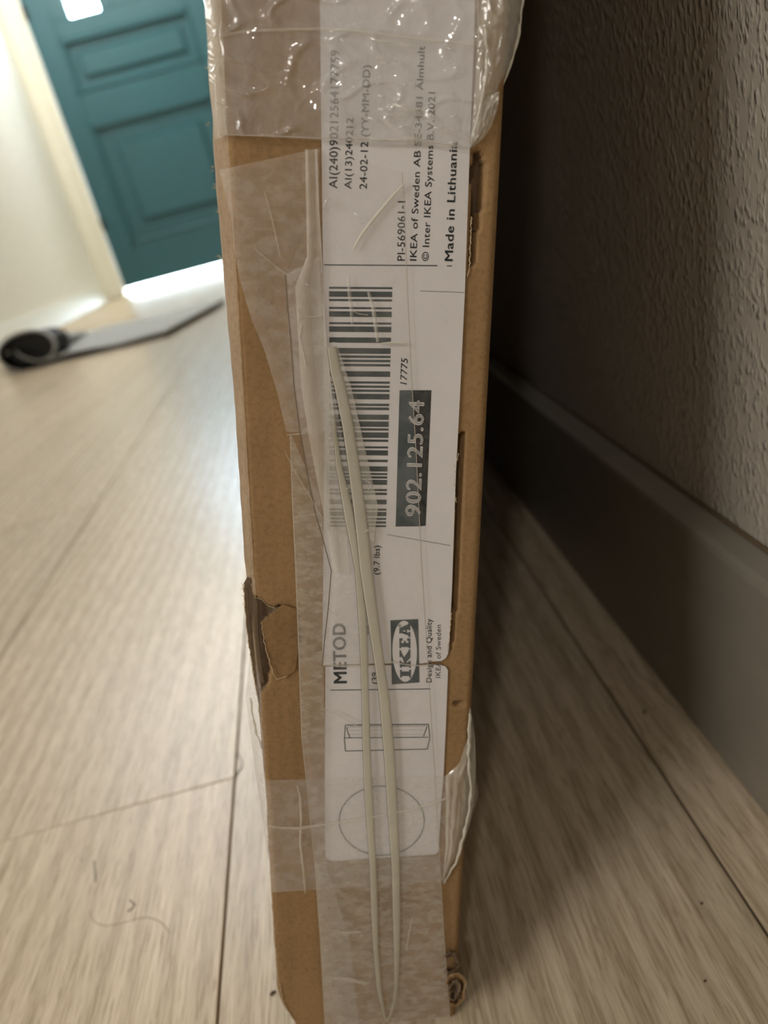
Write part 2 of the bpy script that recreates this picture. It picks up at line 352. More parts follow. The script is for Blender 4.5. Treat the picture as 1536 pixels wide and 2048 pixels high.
# left wall, slightly splayed, with its baseboard
lw0 = Vector((xd0 - 0.17, D, 0)); lw1 = Vector((-1.12, 1.1, 0)); lw2 = Vector((-1.12, -2.2, 0))
def wall_seg(name, a, b, t, z0, z1, m, off=0.0, **kw):
    d = (b - a).normalized(); n_ = Vector((d.y, -d.x, 0))
    if n_.x > 0: n_ = -n_
    a_ = a - n_ * off; b_ = b - n_ * off
    p = [a_, b_, b_ + n_ * t, a_ + n_ * t]
    return obj(name, prism_bm([(q.x, q.y) for q in p], z0, z1), m, **kw)
wall_seg('wall_left', lw0, lw1, 0.1, 0.0, 2.8, M_LWALL, kind='structure')
wall_seg('wall_left.001', lw1, lw2, 0.1, 0.0, 2.8, M_LWALL, kind='structure')
wall_seg('baseboard_left', lw0, lw1, 0.018, 0.0, 0.11, M_FRAME, off=0.018, kind='structure')
obj('ceiling', box_bm(-2.4, 0.2, -2.2, 6.9, 2.8, 2.9), plain('white_ceiling_paint', (0.8, 0.79, 0.75), 0.8), kind='structure')
obj('wall_back', box_bm(-1.3, 0.2, -2.35, -2.2, 0, 2.8), plain('warm_back_wall', (0.55, 0.47, 0.38), 0.8), kind='structure')

# ================================================================== THE CARTON
U = nrm(-ray(746, 5150)); V = nrm(np.array([0, 1., 0]) - U[1] * U); Wd = np.cross(V, U)
P0 = on_floor(912, 2035)
BOX = Matrix(((Wd[0], -V[0], U[0], P0[0]), (Wd[1], -V[1], U[1], P0[1]), (Wd[2], -V[2], U[2], P0[2] + 0.0006), (0, 0, 0, 1)))
def face(px, py, lift=0.0):               # photo measurement -> (across, out, up) on the carton's narrow face
    p = on_plane(px, py, P0 - V * lift, V) - P0
    return (float(p @ Wd), lift, float(p @ U))
TH, DEP, TOP = 0.0505, 1.35, 0.495  # unseen length extended to keep light out of the wall gap
carton = empty('cardboard_box', (0, 0, 0), label='tall flat brown cardboard carton leaning on the wall, wrapped in clear tape', category='box')
carton.matrix_world = BOX

def in_poly(x, y, poly):
    c = False; j = len(poly) - 1
    for i in range(len(poly)):
        xi, yi = poly[i]; xj, yj = poly[j]
        if (yi > y) != (yj > y) and x < (xj - xi) * (y - yi) / (yj - yi) + xi: c = not c
        j = i
    return c
def fpoly(pts): return [(face(*p)[0], face(*p)[2]) for p in pts]
TEAR = fpoly([(489, 1172), (500, 1160), (505, 1172), (512, 1200), (525, 1203), (538, 1216), (552, 1221), (567, 1214), (552, 1235), (528, 1250), (530, 1270), (536, 1300), (542, 1345), (536, 1378), (522, 1392), (512, 1380), (506, 1345), (497, 1290), (491, 1230)])
SLOT = fpoly([(502, 1176), (507, 1176), (511, 1276), (516, 1340), (519, 1372), (515, 1374), (508, 1330), (504, 1276)])
CRK1 = fpoly([(944, 340), (952, 312), (962, 308), (972, 345), (968, 400), (962, 440), (955, 480), (950, 530), (943, 552), (941, 520), (944, 470)])
CRK2 = fpoly([(922, 872), (929, 872), (928, 905), (926, 960), (922, 1040), (919, 1130), (914, 1220), (908, 1280), (901, 1312), (899, 1300), (905, 1230), (910, 1130), (914, 1050), (909, 985), (911, 935), (918, 912)])
HOLE = fpoly([(908, 1410), (920, 1407), (930, 1412), (922, 1417), (912, 1416)])
def sdep(px, py, poly): return in_poly(px, py, poly)
xs = np.concatenate([np.linspace(-TH, 0.0, 93)])
zs = np.concatenate([np.linspace(0.0, 0.285, 470), np.linspace(0.295, TOP, 14)])
def smooth(a, b, x):
    t = max(0.0, min(1.0, (x - a) / (b - a))); return t * t * (3 - 2 * t)
SIL = [(402, -200), (412, -60), (415, 0), (421, 150), (430, 300), (437, 400), (447, 520), (459, 660), (471, 800), (484, 1000), (491, 1120), (497, 1180), (508, 1300), (516, 1380), (523, 1450), (533, 1550), (540, 1700), (549, 1840)]
_sil = sorted((face(x, y, -0.010)[2], -TH - face(x, y, -0.010)[0]) for x, y in SIL)
def left_bulge(t): return float(max(0.0, np.interp(t, [q[0] for q in _sil], [q[1] for q in _sil]))) if t < 0.285 else 0.0035
vs, fs, mi = [], [], []
ncol = len(xs)
def edge_in(t):    # crushed lower left corner
    return 0.0045 * smooth(0.016, 0.0, t) + 0.00025 * noise.noise(Vector((t * 160, 3, 0)))
extraL = [(-0.10, 0.2, 0), (-0.02, 1.0, 0), (-0.008, 1.0, 0), (-0.0035, 0.75, 0)]
flags = []
for t in zs:
    row = []
    b = left_bulge(t); ei = edge_in(t)
    row.append((-TH + 0.0005 + ei, -DEP, t))
    row.append((-TH - b * 0.5 + ei, -0.06, t))
    row.append((-TH - b + ei, -0.014, t))
    row.append((-TH - b + ei + 0.0001, -0.008, t))
    row.append((-TH - b * 0.6 + ei, -0.0025, t))
    fl = [0] * 5
    for x in xs:
        xx = -TH + ei + (x + TH) * (TH - ei) / TH
        rnd = 0.0
        dl = xx - (-TH + ei); dr = -xx
        if dl < 0.0006: rnd -= 0.0004 * (1 - dl / 0.0006)
        if dr < 0.0015: rnd -= 0.0010 * (1 - dr / 0.0015) ** 2
        d = 0.00025 * noise.noise(Vector((xx * 60, t * 25, 0))) + rnd
        f_ = 0
        if 0.0 < t < 0.285:
            if in_poly(xx, t, TEAR):
                f_ = 1; d -= 0.0016 + 0.0007 * abs(noise.noise(Vector((xx * 900, t * 60, 7))))
                if in_poly(xx, t, SLOT): d -= 0.004
            elif in_poly(xx, t, CRK1):
                d -= 0.0018 + 0.0026 * smooth(0.009, 0.0, abs(xx - fpoly([(946, 520)])[0][0]) + max(0, t - 0.213) * 0.3); f_ = 1
            elif in_poly(xx, t, CRK2):
                d -= 0.0026 + 0.0016 * (noise.noise(Vector((xx * 700, t * 260, 2))) + 0.4); f_ = 1
            elif in_poly(xx, t, HOLE): d -= 0.002; f_ = 1
        row.append((xx, d, t)); fl.append(f_)
    row.append((0.0002, -0.002, t)); row.append((0.0003, -0.03, t)); row.append((0.0, -DEP, t)); fl += [0, 0, 0]
    vs += row; flags += fl
nc_ = len(xs) + 8
for i in range(len(zs) - 1):
    for j in range(nc_ - 1):
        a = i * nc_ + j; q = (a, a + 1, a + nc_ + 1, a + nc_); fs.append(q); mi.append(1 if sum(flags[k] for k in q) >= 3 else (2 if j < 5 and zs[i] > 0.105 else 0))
    fs.append((i * nc_ + nc_ - 1, i * nc_, (i + 1) * nc_, (i + 1) * nc_ + nc_ - 1)); mi.append(0)
fs.append(tuple(range(nc_))[::-1]); mi.append(0); fs.append(tuple(range((len(zs) - 1) * nc_, len(zs) * nc_))); mi.append(0)
me = mesh_from(vs, fs); me.materials.append(M_KRAFT); me.materials.append(M_PLY); me.materials.append(M_SIDELIT)
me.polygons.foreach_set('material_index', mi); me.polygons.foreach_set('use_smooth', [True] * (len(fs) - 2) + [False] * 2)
body = bpy.data.objects.new('carton_body', me); COL.objects.link(body); body.parent = carton
body['label'] = 'plain brown corrugated board with torn edges'

def sheet(name, left, right, nr, ncn, lift, material, amp=0.0, fq=(120, 60), seed=0, prof=None, ridge=0.0, parent=None, solid=0.0, label=None, smooth_=True):
    """a film laid on the narrow face between a left and a right outline measured on the photo"""
    def resample(pl, k):
        P = [np.array(p, float) for p in pl]; L = [0.0]
        for a, b in zip(P[:-1], P[1:]): L.append(L[-1] + float(np.linalg.norm(b - a)))
        out = []
        for i in range(k):
            s_ = L[-1] * i / (k - 1); j = 0
            while j < len(L) - 2 and L[j + 1] < s_: j += 1
            u_ = (s_ - L[j]) / max(1e-9, L[j + 1] - L[j]); out.append(P[j] * (1 - u_) + P[j + 1] * u_)
        return out
    A, B = resample(left, nr), resample(right, nr); vs, fs = [], []
    for i in range(nr):
        for j in range(ncn):
            u_ = j / (ncn - 1); p = A[i] * (1 - u_) + B[i] * u_
            l = lift
            if prof: l += prof(u_, i / (nr - 1))
            s_, _, t_ = face(p[0], p[1], 0.0)
            if amp:
                q = Vector((s_ * fq[0], t_ * fq[1], seed)); v_ = noise.noise(q)
                l += amp * (0.5 + 0.5 * v_)
                if ridge: l += ridge * max(0.0, 1 - abs(noise.noise(Vector((s_ * fq[0] * 0.8 + 5, t_ * fq[1] * 2.2, seed + 3)))) * 7)
            x, y, z = face(p[0], p[1], l); vs.append((x, y, z))
    for i in range(nr - 1):
        for j in range(ncn - 1):
            a = i * ncn + j; fs.append((a, a + 1, a + ncn + 1, a + ncn))
    o = obj(name, mesh_from(vs, fs), material, parent or carton, smooth=smooth_)
    if solid:
        md = o.modifiers.new('thickness', 'SOLIDIFY'); md.thickness = solid; md.offset = 0
    if label: o['label'] = label
    return o
def patch(name, poly, lift, thick, material, parent, px=True):
    """flat piece with thickness on the narrow face; outline in photo measurements"""
    bm = bmesh.new(); pts = [face(x, y, lift) for x, y in poly]
    f1 = bm.faces.new([bm.verts.new(p) for p in pts])
    if thick:
        r = bmesh.ops.extrude_face_region(bm, geom=[f1]); ev = [g for g in r['geom'] if isinstance(g, bmesh.types.BMVert)]
        bmesh.ops.translate(bm, verts=ev, vec=(0, -thick, 0))
    bmesh.ops.triangulate(bm, faces=bm.faces[:]); bmesh.ops.recalc_face_normals(bm, faces=bm.faces[:])
    return obj(name, bm, material, parent)

# ---- the paper label, torn across in two
LB = 0.00045
labU = patch('paper_label', [(640, -120), (955, -120), (949, 100), (941, 300), (931, 590), (921, 800), (913, 950), (905, 1180), (899, 1300), (897, 1312), (893, 1320), (884, 1326), (868, 1327), (846, 1331), (760, 1331), (700, 1333), (646, 1334), (648, 1150), (650, 900), (648, 600), (645, 300)], LB, 0.0002, M_PAPER, carton)
labL = patch('paper_label', [(652, 1338), (700, 1336), (760, 1335), (850, 1335), (880, 1334), (892, 1337), (897, 1345), (893, 1450), (888, 1556), (884, 1600), (878, 1706), (872, 1712), (668, 1726), (657, 1724), (652, 1716), (651, 1560)], LB, 0.0002, M_PAPER, carton)
labU['label'] = 'long upper part of the white shipping label'; labL['label'] = 'lower part of the white label below the tear'
PL = LB + 0.00006
def text(s_, a, b, cap, m=M_INK, bold=0.0, parent=labU, lift=PL, shear=0.0, name='printed_line'):
    """one line of print: reads from a to b (photo measurements), cap = capital height in pixels"""
    cu = bpy.data.curves.new(name, 'FONT'); cu.body = s_; cu.size = 1.0; cu.offset = 0.0; cu.shear = shear; cu.resolution_u = 3
    bold = max(bold, 0.007)
    cu.space_character = 1.03 + bold * 1.5
    ob = bpy.data.objects.new('tmp', cu); COL.objects.link(ob)
    dg = bpy.context.evaluated_depsgraph_get(); me = bpy.data.meshes.new_from_object(ob.evaluated_get(dg))
    bpy.data.objects.remove(ob); bpy.data.curves.remove(cu)
    if bold:
        bm = bmesh.new(); bm.from_mesh(me)
        for dx, dy in ((-bold, 0), (bold, 0), (0, bold * .6), (0, -bold * .6)):
            b2 = me.copy(); b2.transform(Matrix.Translation((dx, dy, 0))); bm.from_mesh(b2); bpy.data.meshes.remove(b2)
        bm.to_mesh(me); bm.free()
    co = np.array([v.co[:] for v in me.vertices]); 
    if len(co) == 0: return
    x0, x1 = co[:, 0].min(), co[:, 0].max()
    A = np.array(a, float); B = np.array(b, float); dirv = B - A; L = np.linalg.norm(dirv); e = dirv / L; up = np.array([e[1], -e[0]])
    CAPH = 0.73
    for v in me.vertices:
        p = A + e * ((v.co.x - x0) / (x1 - x0) * L) + up * (v.co.y / CAPH * cap)
        v.co = face(p[0], p[1], lift)
    return obj(name, me, m, parent)
text('AI(240)90212564177759', (676, 384), (680, 108), 17.5)
text('AI(13)240212', (704, 385), (708, 243), 14.5)
text('24-02-12 (YY-MM-DD)', (735, 385), (742, 138), 15.5)
text('PI-569061-1', (811, 528), (812, 409), 16)
text('IKEA of Sweden AB SE-34381 Älmhult', (834, 528), (851, 100), 14)
text('© Inter IKEA Systems B.V. 2021', (858.5, 529), (872, 192), 14)
text('Made in Lithuania', (906.5, 529), (916, 291), 17, bold=0.022)
text('17775', (814.5, 775), (817, 722), 14, bold=0.012, shear=0.15)
text('(9.7 lbs)', (760, 1154), (761, 1096), 12.5, bold=0.018)
text('METOD', (694.5, 1371), (692, 1251), 27, bold=0.031)
text('cm', (738, 1274), (738, 1257), 9, M_INK)
text('Design and Quality', (864, 1369), (864.5, 1242), 11.5, M_INK)
text('IKEA of Sweden', (882, 1360), (883, 1254), 10.5, M_FAINT)
text('(39', (757, 1372), (757, 1349), 13, bold=0.015, parent=labL)
# rules
def strip(name, pts, wpx, m, parent, lift=PL):
    P = [np.array(p, float) for p in pts]; vs, fs = [], []
    for i, p in enumerate(P):
        t = P[min(i + 1, len(P) - 1)] - P[max(i - 1, 0)]; t = t / (np.linalg.norm(t) + 1e-9); n_ = np.array([-t[1], t[0]]) * wpx / 2
        vs += [face(*(p - n_), lift), face(*(p + n_), lift)]
    for i in range(len(P) - 1): fs.append((2 * i, 2 * i + 1, 2 * i + 3, 2 * i + 2))
    return obj(name, mesh_from(vs, fs), m, parent)
strip('printed_rule', [(650, 536), (720, 536.5), (876, 537.5)], 2.2, M_INK, labU)
strip('printed_rule', [(895, 538), (905, 538)], 2.0, M_INK, labU)
strip('printed_rule', [(662, 1384.5), (862, 1382)], 1.8, M_INK, labL)
strip('label_crease', [(842, 588), (930, 591)], 1.3, M_FAINT, labU)
strip('label_crease', [(775, 1074), (845, 1086), (902, 1096)], 1.3, M_FAINT, labU)
# barcode
bars = [(560 + a / 6.4, 560 + b / 6.4) for a, b in [(130, 155), (187, 257), (285, 312), (387, 412), (442, 512), (582, 607), (635, 705), (775, 842), (910, 982), (1005, 1035), (1058, 1088), (1112, 1142), (1205, 1275), (1335, 1362), (1388, 1415), (1440, 1467)]]
bars += [(780 + a / 6.4, 780 + b / 6.4) for a, b in [(85, 155), (210, 240), (258, 292), (350, 415), (437, 505), (525, 553), (577, 645), (668, 697), (755, 780), (805, 870), (925, 955), (1010, 1075), (1095, 1120), (1137, 1165), (1182, 1245), (1300, 1325), (1345, 1375), (1435, 1495), (1550, 1575), (1592, 1645), (1668, 1692), (1712, 1740), (1760, 1785)]]
vs, fs = [], []
for a, b in bars:
    for y in (a, b):
        u_ = (y - 580) / 478; xl, xr = 659.7 + 1.3 * u_, 786 - 13 * u_
        vs += [face(xl, y - 0.6, PL), face(xr, y + 0.3, PL)]
    k = len(vs) - 4; fs.append((k, k + 1, k + 3, k + 2))
obj('barcode', mesh_from(vs, fs), M_INK, labU)
# article number panel: worn dark half and slate half
patch('number_panel', [(800.5, 786), (827, 786), (833, 900), (839, 1000), (842, 1057.5), (792.5, 1058)], PL, 0, M_INKG, labU)
patch('number_panel', [(827, 786), (864, 786), (857, 950), (852.5, 1056), (842, 1057.5), (839, 1000), (833, 900)], PL, 0, M_INK2, labU)
text('902.125.64', (841.5, 1038), (849.5, 807), 31.5, M_KNOCK, bold=0.02, lift=PL + 0.00005)
# emblem: dark rectangle, pale oval, heavy letters
patch('emblem_panel', [(782, 1245), (837.7, 1242.5), (840, 1369), (785, 1373)], PL, 0, M_INKG, labU)
patch('emblem_oval', [(810.5 + 24.5 * math.cos(a) + 1.2 * math.sin(a), 1306.8 + 61 * math.sin(a)) for a in [2 * math.pi * k / 48 for k in range(48)]], PL + 0.00004, 0, M_PAPER, labU)
def slab(txtpolys):
    vs, fs = [], []
    for pl in txtpolys:
        k = len(vs); vs += [face(x, y, PL + 0.00008) for x, y in pl]; fs.append(tuple(range(k, k + len(pl))))
    return obj('emblem_letters', mesh_from(vs, fs), M_INKG, labU)
def E(pts):   # letter space: x up the label (0..100), y across (0 = baseline, 1 = top)
    return [(822.3 - 22.0 * y - 0.6 * (x / 100) + (0.9 if x < 25 else 0), 1359.5 - 105.0 * x / 100) for x, y in pts]
slab([E([(0, .0), (15, .0), (15, .17), (12, .17), (12, .83), (15, .83), (15, 1), (0, 1), (0, .83), (3, .83), (3, .17), (0, .17)]),
      E([(19, 0), (32, 0), (32, .17), (29, .17), (29, .42), (38, 0), (54, 0), (54, .17), (51, .17), (39, .58), (49, .83), (52, .83), (52, 1), (39, 1), (39, .83), (41, .83), (31, .60), (29, .56), (29, .83), (32, .83), (32, 1), (19, 1), (19, .83), (21, .83), (21, .17), (19, .17)]),
      E([(56, 0), (75, 0), (75, .30), (70, .30), (70, .17), (66, .17), (66, .42), (70, .42), (70, .58), (66, .58), (66, .83), (70, .83), (70, .70), (75, .70), (75, 1), (56, 1), (56, .83), (58, .83), (58, .17), (56, .17)]),
      E([(77, 0), (87, 0), (87, .17), (85, .17), (86, .30), (91, .30), (92, .17), (90, .17), (90, 0), (104, 0), (104, .17), (102, .17), (94, 1), (84, 1), (84, .85), (85, .85), (80, .17), (77, .17)])])
patch('emblem_letters', E([(87.2, .45), (90.2, .45), (88.7, .72)]), PL + 0.0001, 0, M_PAPER, labU)
text('®', (803.5, 1259), (803.5, 1252.5), 6, M_INK, lift=PL + 0.0001)
# line drawing of an open cabinet and the faint circle
dr = [[(692, 1454), (857.7, 1452.5)], [(857.7, 1452.5), (860.7, 1479.5), (855.5, 1502)], [(692, 1506), (855.5, 1502)], [(692, 1454), (690, 1481.6), (692, 1506)],
      [(690, 1480), (700, 1479.5), (858, 1478.5)], [(695, 1458), (696, 1467), (701, 1479)], [(855, 1457), (848, 1477)], [(692, 1456.5), (857, 1455)], [(697, 1466), (852, 1464)], [(697, 1474), (850, 1473)]]
def multi(name, lines, wpx, m, parent):
    vs, fs = [], []
    for pts in lines:
        for p, q in zip(pts[:-1], pts[1:]):
            p, q = np.array(p, float), np.array(q, float); t = (q - p) / np.linalg.norm(q - p); n_ = np.array([-t[1], t[0]]) * wpx / 2
            k = len(vs); vs += [face(*(p - n_), PL), face(*(p + n_), PL), face(*(q + n_), PL), face(*(q - n_), PL)]; fs.append((k, k + 1, k + 2, k + 3))
    return obj(name, mesh_from(vs, fs), m, parent)
multi('cabinet_drawing', dr[:7], 1.7, M_INK, labL)
multi('cabinet_drawing', [[(x, 1455 - (x - 692) * .01), (x, 1459 - (x - 692) * .01)] for x in range(698, 856, 4)] + [[(x, 1465 - (x - 692) * .01), (x + 2, 1465 - (x - 692) * .01)] for x in range(700, 850, 5)] + [[(x, 1473), (x + 2, 1473)] for x in range(700, 850, 5)], 1.2, M_FAINT, labL)
strip('printed_circle', [(764.5 + 85 * math.cos(a), 1645 + 69 * math.sin(a)) for a in [2 * math.pi * k / 72 for k in range(73)]], 2.0, M_INKG, labL)

# ---- torn flap and frayed paper at the left edge
fl_px = [(567, 1214), (594, 1222), (600, 1290), (592, 1346), (576, 1356), (556, 1363), (550, 1352), (546, 1345), (540, 1330), (536, 1315), (532, 1302), (534, 1290), (529, 1278), (526, 1268), (527, 1258), (524, 1249), (536, 1242), (552, 1228)]
bm = bmesh.new(); c0 = face(594, 1290, 0.0004)
vv = []
for x, y in fl_px:
    l = 0.0003 + 0.0016 * max(0, (594 - x) / 70); vv.append(bm.verts.new(face(x, y, l)))
f1 = bm.faces.new(vv); r = bmesh.ops.extrude_face_region(bm, geom=[f1]); ev = [g for g in r['geom'] if isinstance(g, bmesh.types.BMVert)]
bmesh.ops.translate(bm, verts=ev, vec=(0, -0.00035, 0)); bmesh.ops.triangulate(bm, faces=bm.faces[:]); bmesh.ops.recalc_face_normals(bm, faces=bm.faces[:])
obj('torn_flap', bm, M_KRAFT, carton, label='torn triangular paper flap at the left edge')
def fray(pts, wpx, seed, lift=0.0004, name='frayed_edge'):
    rnd = random.Random(seed); P = []
    for p, q in zip(pts[:-1], pts[1:]):
        k = max(2, int(math.hypot(q[0] - p[0], q[1] - p[1]) / 4))
        for i in range(k): u_ = i / k; P.append((p[0] * (1 - u_) + q[0] * u_ + rnd.uniform(-1.2, 1.2), p[1] * (1 - u_) + q[1] * u_))
    P.append(pts[-1]); co = [face(x, y, lift) for x, y in P]
    rad = [rnd.uniform(0.5, 1.3) * wpx * 0.00005 for _ in P]
    return obj(name, tube_mesh(co, rad, 5), M_FRAY, carton)
fray([(524, 1249), (527, 1268), (533, 1300), (541, 1330), (550, 1354), (556, 1363), (575, 1357)], 2.2, 1, 0.0018)
fray([(489, 1174), (492, 1230), (499, 1290), (508, 1350), (517, 1400), (522, 1440)], 2.6, 2, -0.0006)
fray([(500, 1060), (502, 1100), (502, 1150), (495, 1160)], 2.0, 3, 0.0002)
fray([(462, 430), (470, 545), (482, 700), (491, 900), (499, 1060)], 1.6, 6, 0.0001)
fray([(505, 1172), (512, 1200), (525, 1203), (538, 1216), (552, 1221)], 1.6, 4, 0.0002)
fray([(918, 912), (911, 935), (909, 985), (914, 1010)], 3.2, 5, 0.0003)
fray([(944, 440), (942, 500), (940, 545), (936, 560)], 2.6, 8, 0.0003)
fray([(904, 1230), (899, 1290), (896, 1306)], 2.6, 9, 0.0004)
fray([(545, 1800), (552, 1900), (560, 1975)], 1.6, 12, 0.0001)
patch('torn_ply', [(489, 1172), (497, 1158), (503, 1166), (505, 1200), (507, 1276), (513, 1340), (519, 1390), (523, 1420), (516, 1400), (507, 1350), (499, 1290), (492, 1230)], -0.0012, 0.0003, M_PLY, carton)
# fluting and a middle ply inside the tear
sheet('inner_ply', [(508, 1190), (511, 1276), (517, 1340), (522, 1374)], [(517, 1200), (520, 1276), (526, 1340), (532, 1372)], 24, 5, -0.0009, M_PLY, amp=0.0004, fq=(300, 90), label='exposed grey brown ply inside the tear', solid=0.0003)
# paper fibres sticking out of the left edge
def hairs(name, spots, m, seed):
    rnd = random.Random(seed); bm = bmesh.new(); out = None
    vs, fs = [], []
    for x, y, n_ in spots:
        for _ in range(n_):
            p0 = Vector(face(x, y + rnd.uniform(-4, 4), -0.004)); d = Vector((-rnd.uniform(.3, 1), rnd.uniform(-.3, .3), rnd.uniform(-.7, .7))) * rnd.uniform(0.0006, 0.0013)
            side = Vector((0.00003, 0, 0.00003)); k = len(vs)
            mid = p0 + d * 0.5 + Vector((0, 0, rnd.uniform(-.0002, .0002)))
            vs += [p0 - side, p0 + side, mid + side, mid - side, p0 + d]; fs += [(k, k + 1, k + 2, k + 3), (k + 3, k + 2, k + 4)]
    o = obj(name, mesh_from(vs, fs), m, carton); o['kind'] = 'stuff'; return o
hairs('paper_fibre', [(417, 145, 4), (421, 255, 4), (430, 344, 9), (434, 380, 6), (440, 430, 4), (444, 520, 4), (490, 1178, 10), (491, 1196, 6), (493, 1215, 5)], M_FRAY, 11)

# ---- tape
wn = dict(amp=0.0005, fq=(110, 60))
# upper wrap round the carton
sheet('tape_wrap', [(438, -60), (440, 0), (446, 100), (450, 180), (455, 277)], [(960, -60), (958, 0), (960, 100), (958, 200), (941, 303)], 120, 130, 0.0007, M_WRAP, amp=0.0008, fq=(130, 90), seed=1, ridge=0.0006, label='milky tape wrapped round the top with glinting wrinkles')
sheet('tape_wrap', [(405, -60), (410, 0), (416, 80), (419, 150), (432, 287)], [(441, -60), (443, 0), (449, 100), (452, 180), (456, 277)], 80, 12, -0.001, M_BAG, amp=0.0010, fq=(420, 110), seed=4, ridge=0.0004, prof=lambda u, v: 0.0020 - 0.0022 * (1 - u), label='crumpled tape on the upper left edge')
# lower wrap
sheet('tape_wrap', [(536, 1564), (537, 1640), (539, 1720), (546, 1788)], [(894, 1555), (898, 1600), (896, 1700), (886, 1765)], 60, 90, 0.00065, M_TAPE, amp=0.0004, fq=(90, 40), seed=2, label='milky tape wrapped round the lower part')
# overlap film, dog-eared at the upper left
sheet('tape_strip', [(441, 347), (464, 440), (470, 500), (480, 560), (503, 640), (530, 705), (556, 790), (574, 868)], [(640, 303), (640, 440), (640, 500), (642, 560), (645, 640), (648, 705), (650, 790), (650, 875)], 90, 50, 0.0009, M_TAPE, amp=0.0004, fq=(120, 40), seed=5, label='grey translucent tape end running diagonally on the left')
# main strip down the face
sheet('tape_strip', [(640, 303), (630, 420), (575, 560), (578, 700), (582, 875), (586, 1000), (593, 1147), (600, 1332), (605, 1480), (615, 1572), (632, 1740), (642, 1880), (652, 2060)],
      [(806, 350), (810, 420), (815, 560), (823, 740), (833, 900), (838, 1000), (845, 1147), (857, 1332), (866, 1480), (872, 1572), (881, 1740), (889, 1880), (900, 2038)], 260, 60, 0.0011, M_TAPE_COL, amp=0.0003, fq=(120, 45), seed=6, label='long clear tape strip down the middle of the face')
# lower mottled stretch where the strip has come unstuck from the paper
sheet('tape_strip', [(605, 1480), (615, 1572), (632, 1740), (642, 1880), (653, 2060)], [(652, 1480), (653, 1572), (655, 1740), (700, 1880), (720, 2058)], 60, 16, 0.0012, M_TAPE, amp=0.0002, seed=8)
# second layer gathered in the middle, its edge making a long thin fold line
F2L = [(573, 556), (577, 620), (584, 690), (590, 780), (602, 870), (616, 950), (632, 1030), (645, 1075), (664, 1146), (658, 1220), (650, 1290), (646, 1336)]
F2R = [(640, 520), (648, 620), (656, 700), (668, 780), (684, 870), (700, 950), (710, 1030), (716, 1075), (722, 1146), (728, 1220), (736, 1290), (740, 1336)]
sheet('tape_overlap', F2L, F2R, 120, 24, 0.0014, M_TAPE, amp=0.0003, fq=(160, 30), seed=9, prof=lambda u, v: 0.0002 * (1 - u), label='second gathered layer of tape with a sharp left edge')
sheet('tape_overlap', [(612, 306), (614, 420), (616, 520), (592, 580), (598, 680), (604, 780), (618, 870), (634, 960), (655, 1060), (668, 1150)],
      [(636, 306), (640, 420), (646, 520), (648, 580), (654, 680), (664, 780), (674, 870), (684, 960), (694, 1060), (700, 1150)], 120, 20, 0.0016, M_FOLD2, amp=0.0004, fq=(240, 30), seed=10, prof=lambda u, v: 0.0003 * math.sin(u * math.pi * 2) - 0.0002 * u, label='creamy pleated band of tape beside the label print')
# two thin pleats that meet at the foot
def pleat(L_, R_, h, seed, label):
    return sheet('tape_pleat', L_, R_, 160, 8, 0.0017, M_FOLD, amp=0.0001, seed=seed, prof=lambda u, v: h * (1 - u) ** 0.6 , label=label, solid=0.00012)
pleat([(669, 838), (667, 870), (671, 900), (674, 940), (682, 985), (691, 1040), (701, 1090), (712, 1147), (719, 1250), (723, 1330), (725, 1400), (727, 1500), (731, 1600), (741, 1740), (744, 1830), (748, 1900), (755, 1980), (768, 2036), (773, 2044)],
      [(671, 840), (674, 870), (679, 900), (686, 940), (698, 985), (711, 1040), (719, 1090), (727, 1147), (735, 1250), (737, 1330), (739, 1400), (742, 1500), (747, 1600), (754, 1740), (757, 1830), (758, 1900), (764, 1980), (772, 2036), (775, 2046)], 0.0007, 21, 'left thin pleat of creamy folded tape')
pleat([(656, 700), (663, 750), (671, 780), (687, 860), (698, 940), (711, 1040), (722, 1147), (738, 1250), (751, 1332), (760, 1400), (770, 1520), (778, 1640), (785, 1740), (787, 1830), (789, 1900), (790, 1980), (786, 2015), (779, 2036), (774, 2044)],
      [(674, 700), (684, 750), (693, 780), (709, 860), (721, 940), (735, 1040), (746, 1147), (759, 1250), (770, 1332), (780, 1400), (791, 1520), (797, 1640), (801, 1740), (802, 1830), (801, 1900), (797, 1980), (792, 2015), (783, 2036), (775, 2046)], 0.0008, 22, 'right thin pleat of creamy folded tape')
M_EDGE = plain('dark_tape_edge', (0.13, 0.10, 0.07), 0.6)  # for thin dark strips along the film and pleat edges
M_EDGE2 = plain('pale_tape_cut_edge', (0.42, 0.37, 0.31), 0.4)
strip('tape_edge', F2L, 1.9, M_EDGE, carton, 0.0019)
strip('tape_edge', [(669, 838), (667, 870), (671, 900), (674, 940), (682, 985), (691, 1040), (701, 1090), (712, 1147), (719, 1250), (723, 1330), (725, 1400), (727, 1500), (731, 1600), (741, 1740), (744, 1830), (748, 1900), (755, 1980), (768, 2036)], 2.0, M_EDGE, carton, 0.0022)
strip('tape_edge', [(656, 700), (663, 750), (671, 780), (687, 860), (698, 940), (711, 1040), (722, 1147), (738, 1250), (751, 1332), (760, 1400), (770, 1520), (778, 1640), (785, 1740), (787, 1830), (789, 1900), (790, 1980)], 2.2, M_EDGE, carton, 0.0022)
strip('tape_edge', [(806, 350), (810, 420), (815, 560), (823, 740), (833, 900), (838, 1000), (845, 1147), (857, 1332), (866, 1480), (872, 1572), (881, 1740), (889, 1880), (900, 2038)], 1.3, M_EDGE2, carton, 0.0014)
strip('tape_edge', [(582, 875), (586, 1000), (593, 1147), (600, 1332), (605, 1480), (615, 1572), (632, 1740), (642, 1880), (652, 2060)], 1.6, M_EDGE2, carton, 0.0014)
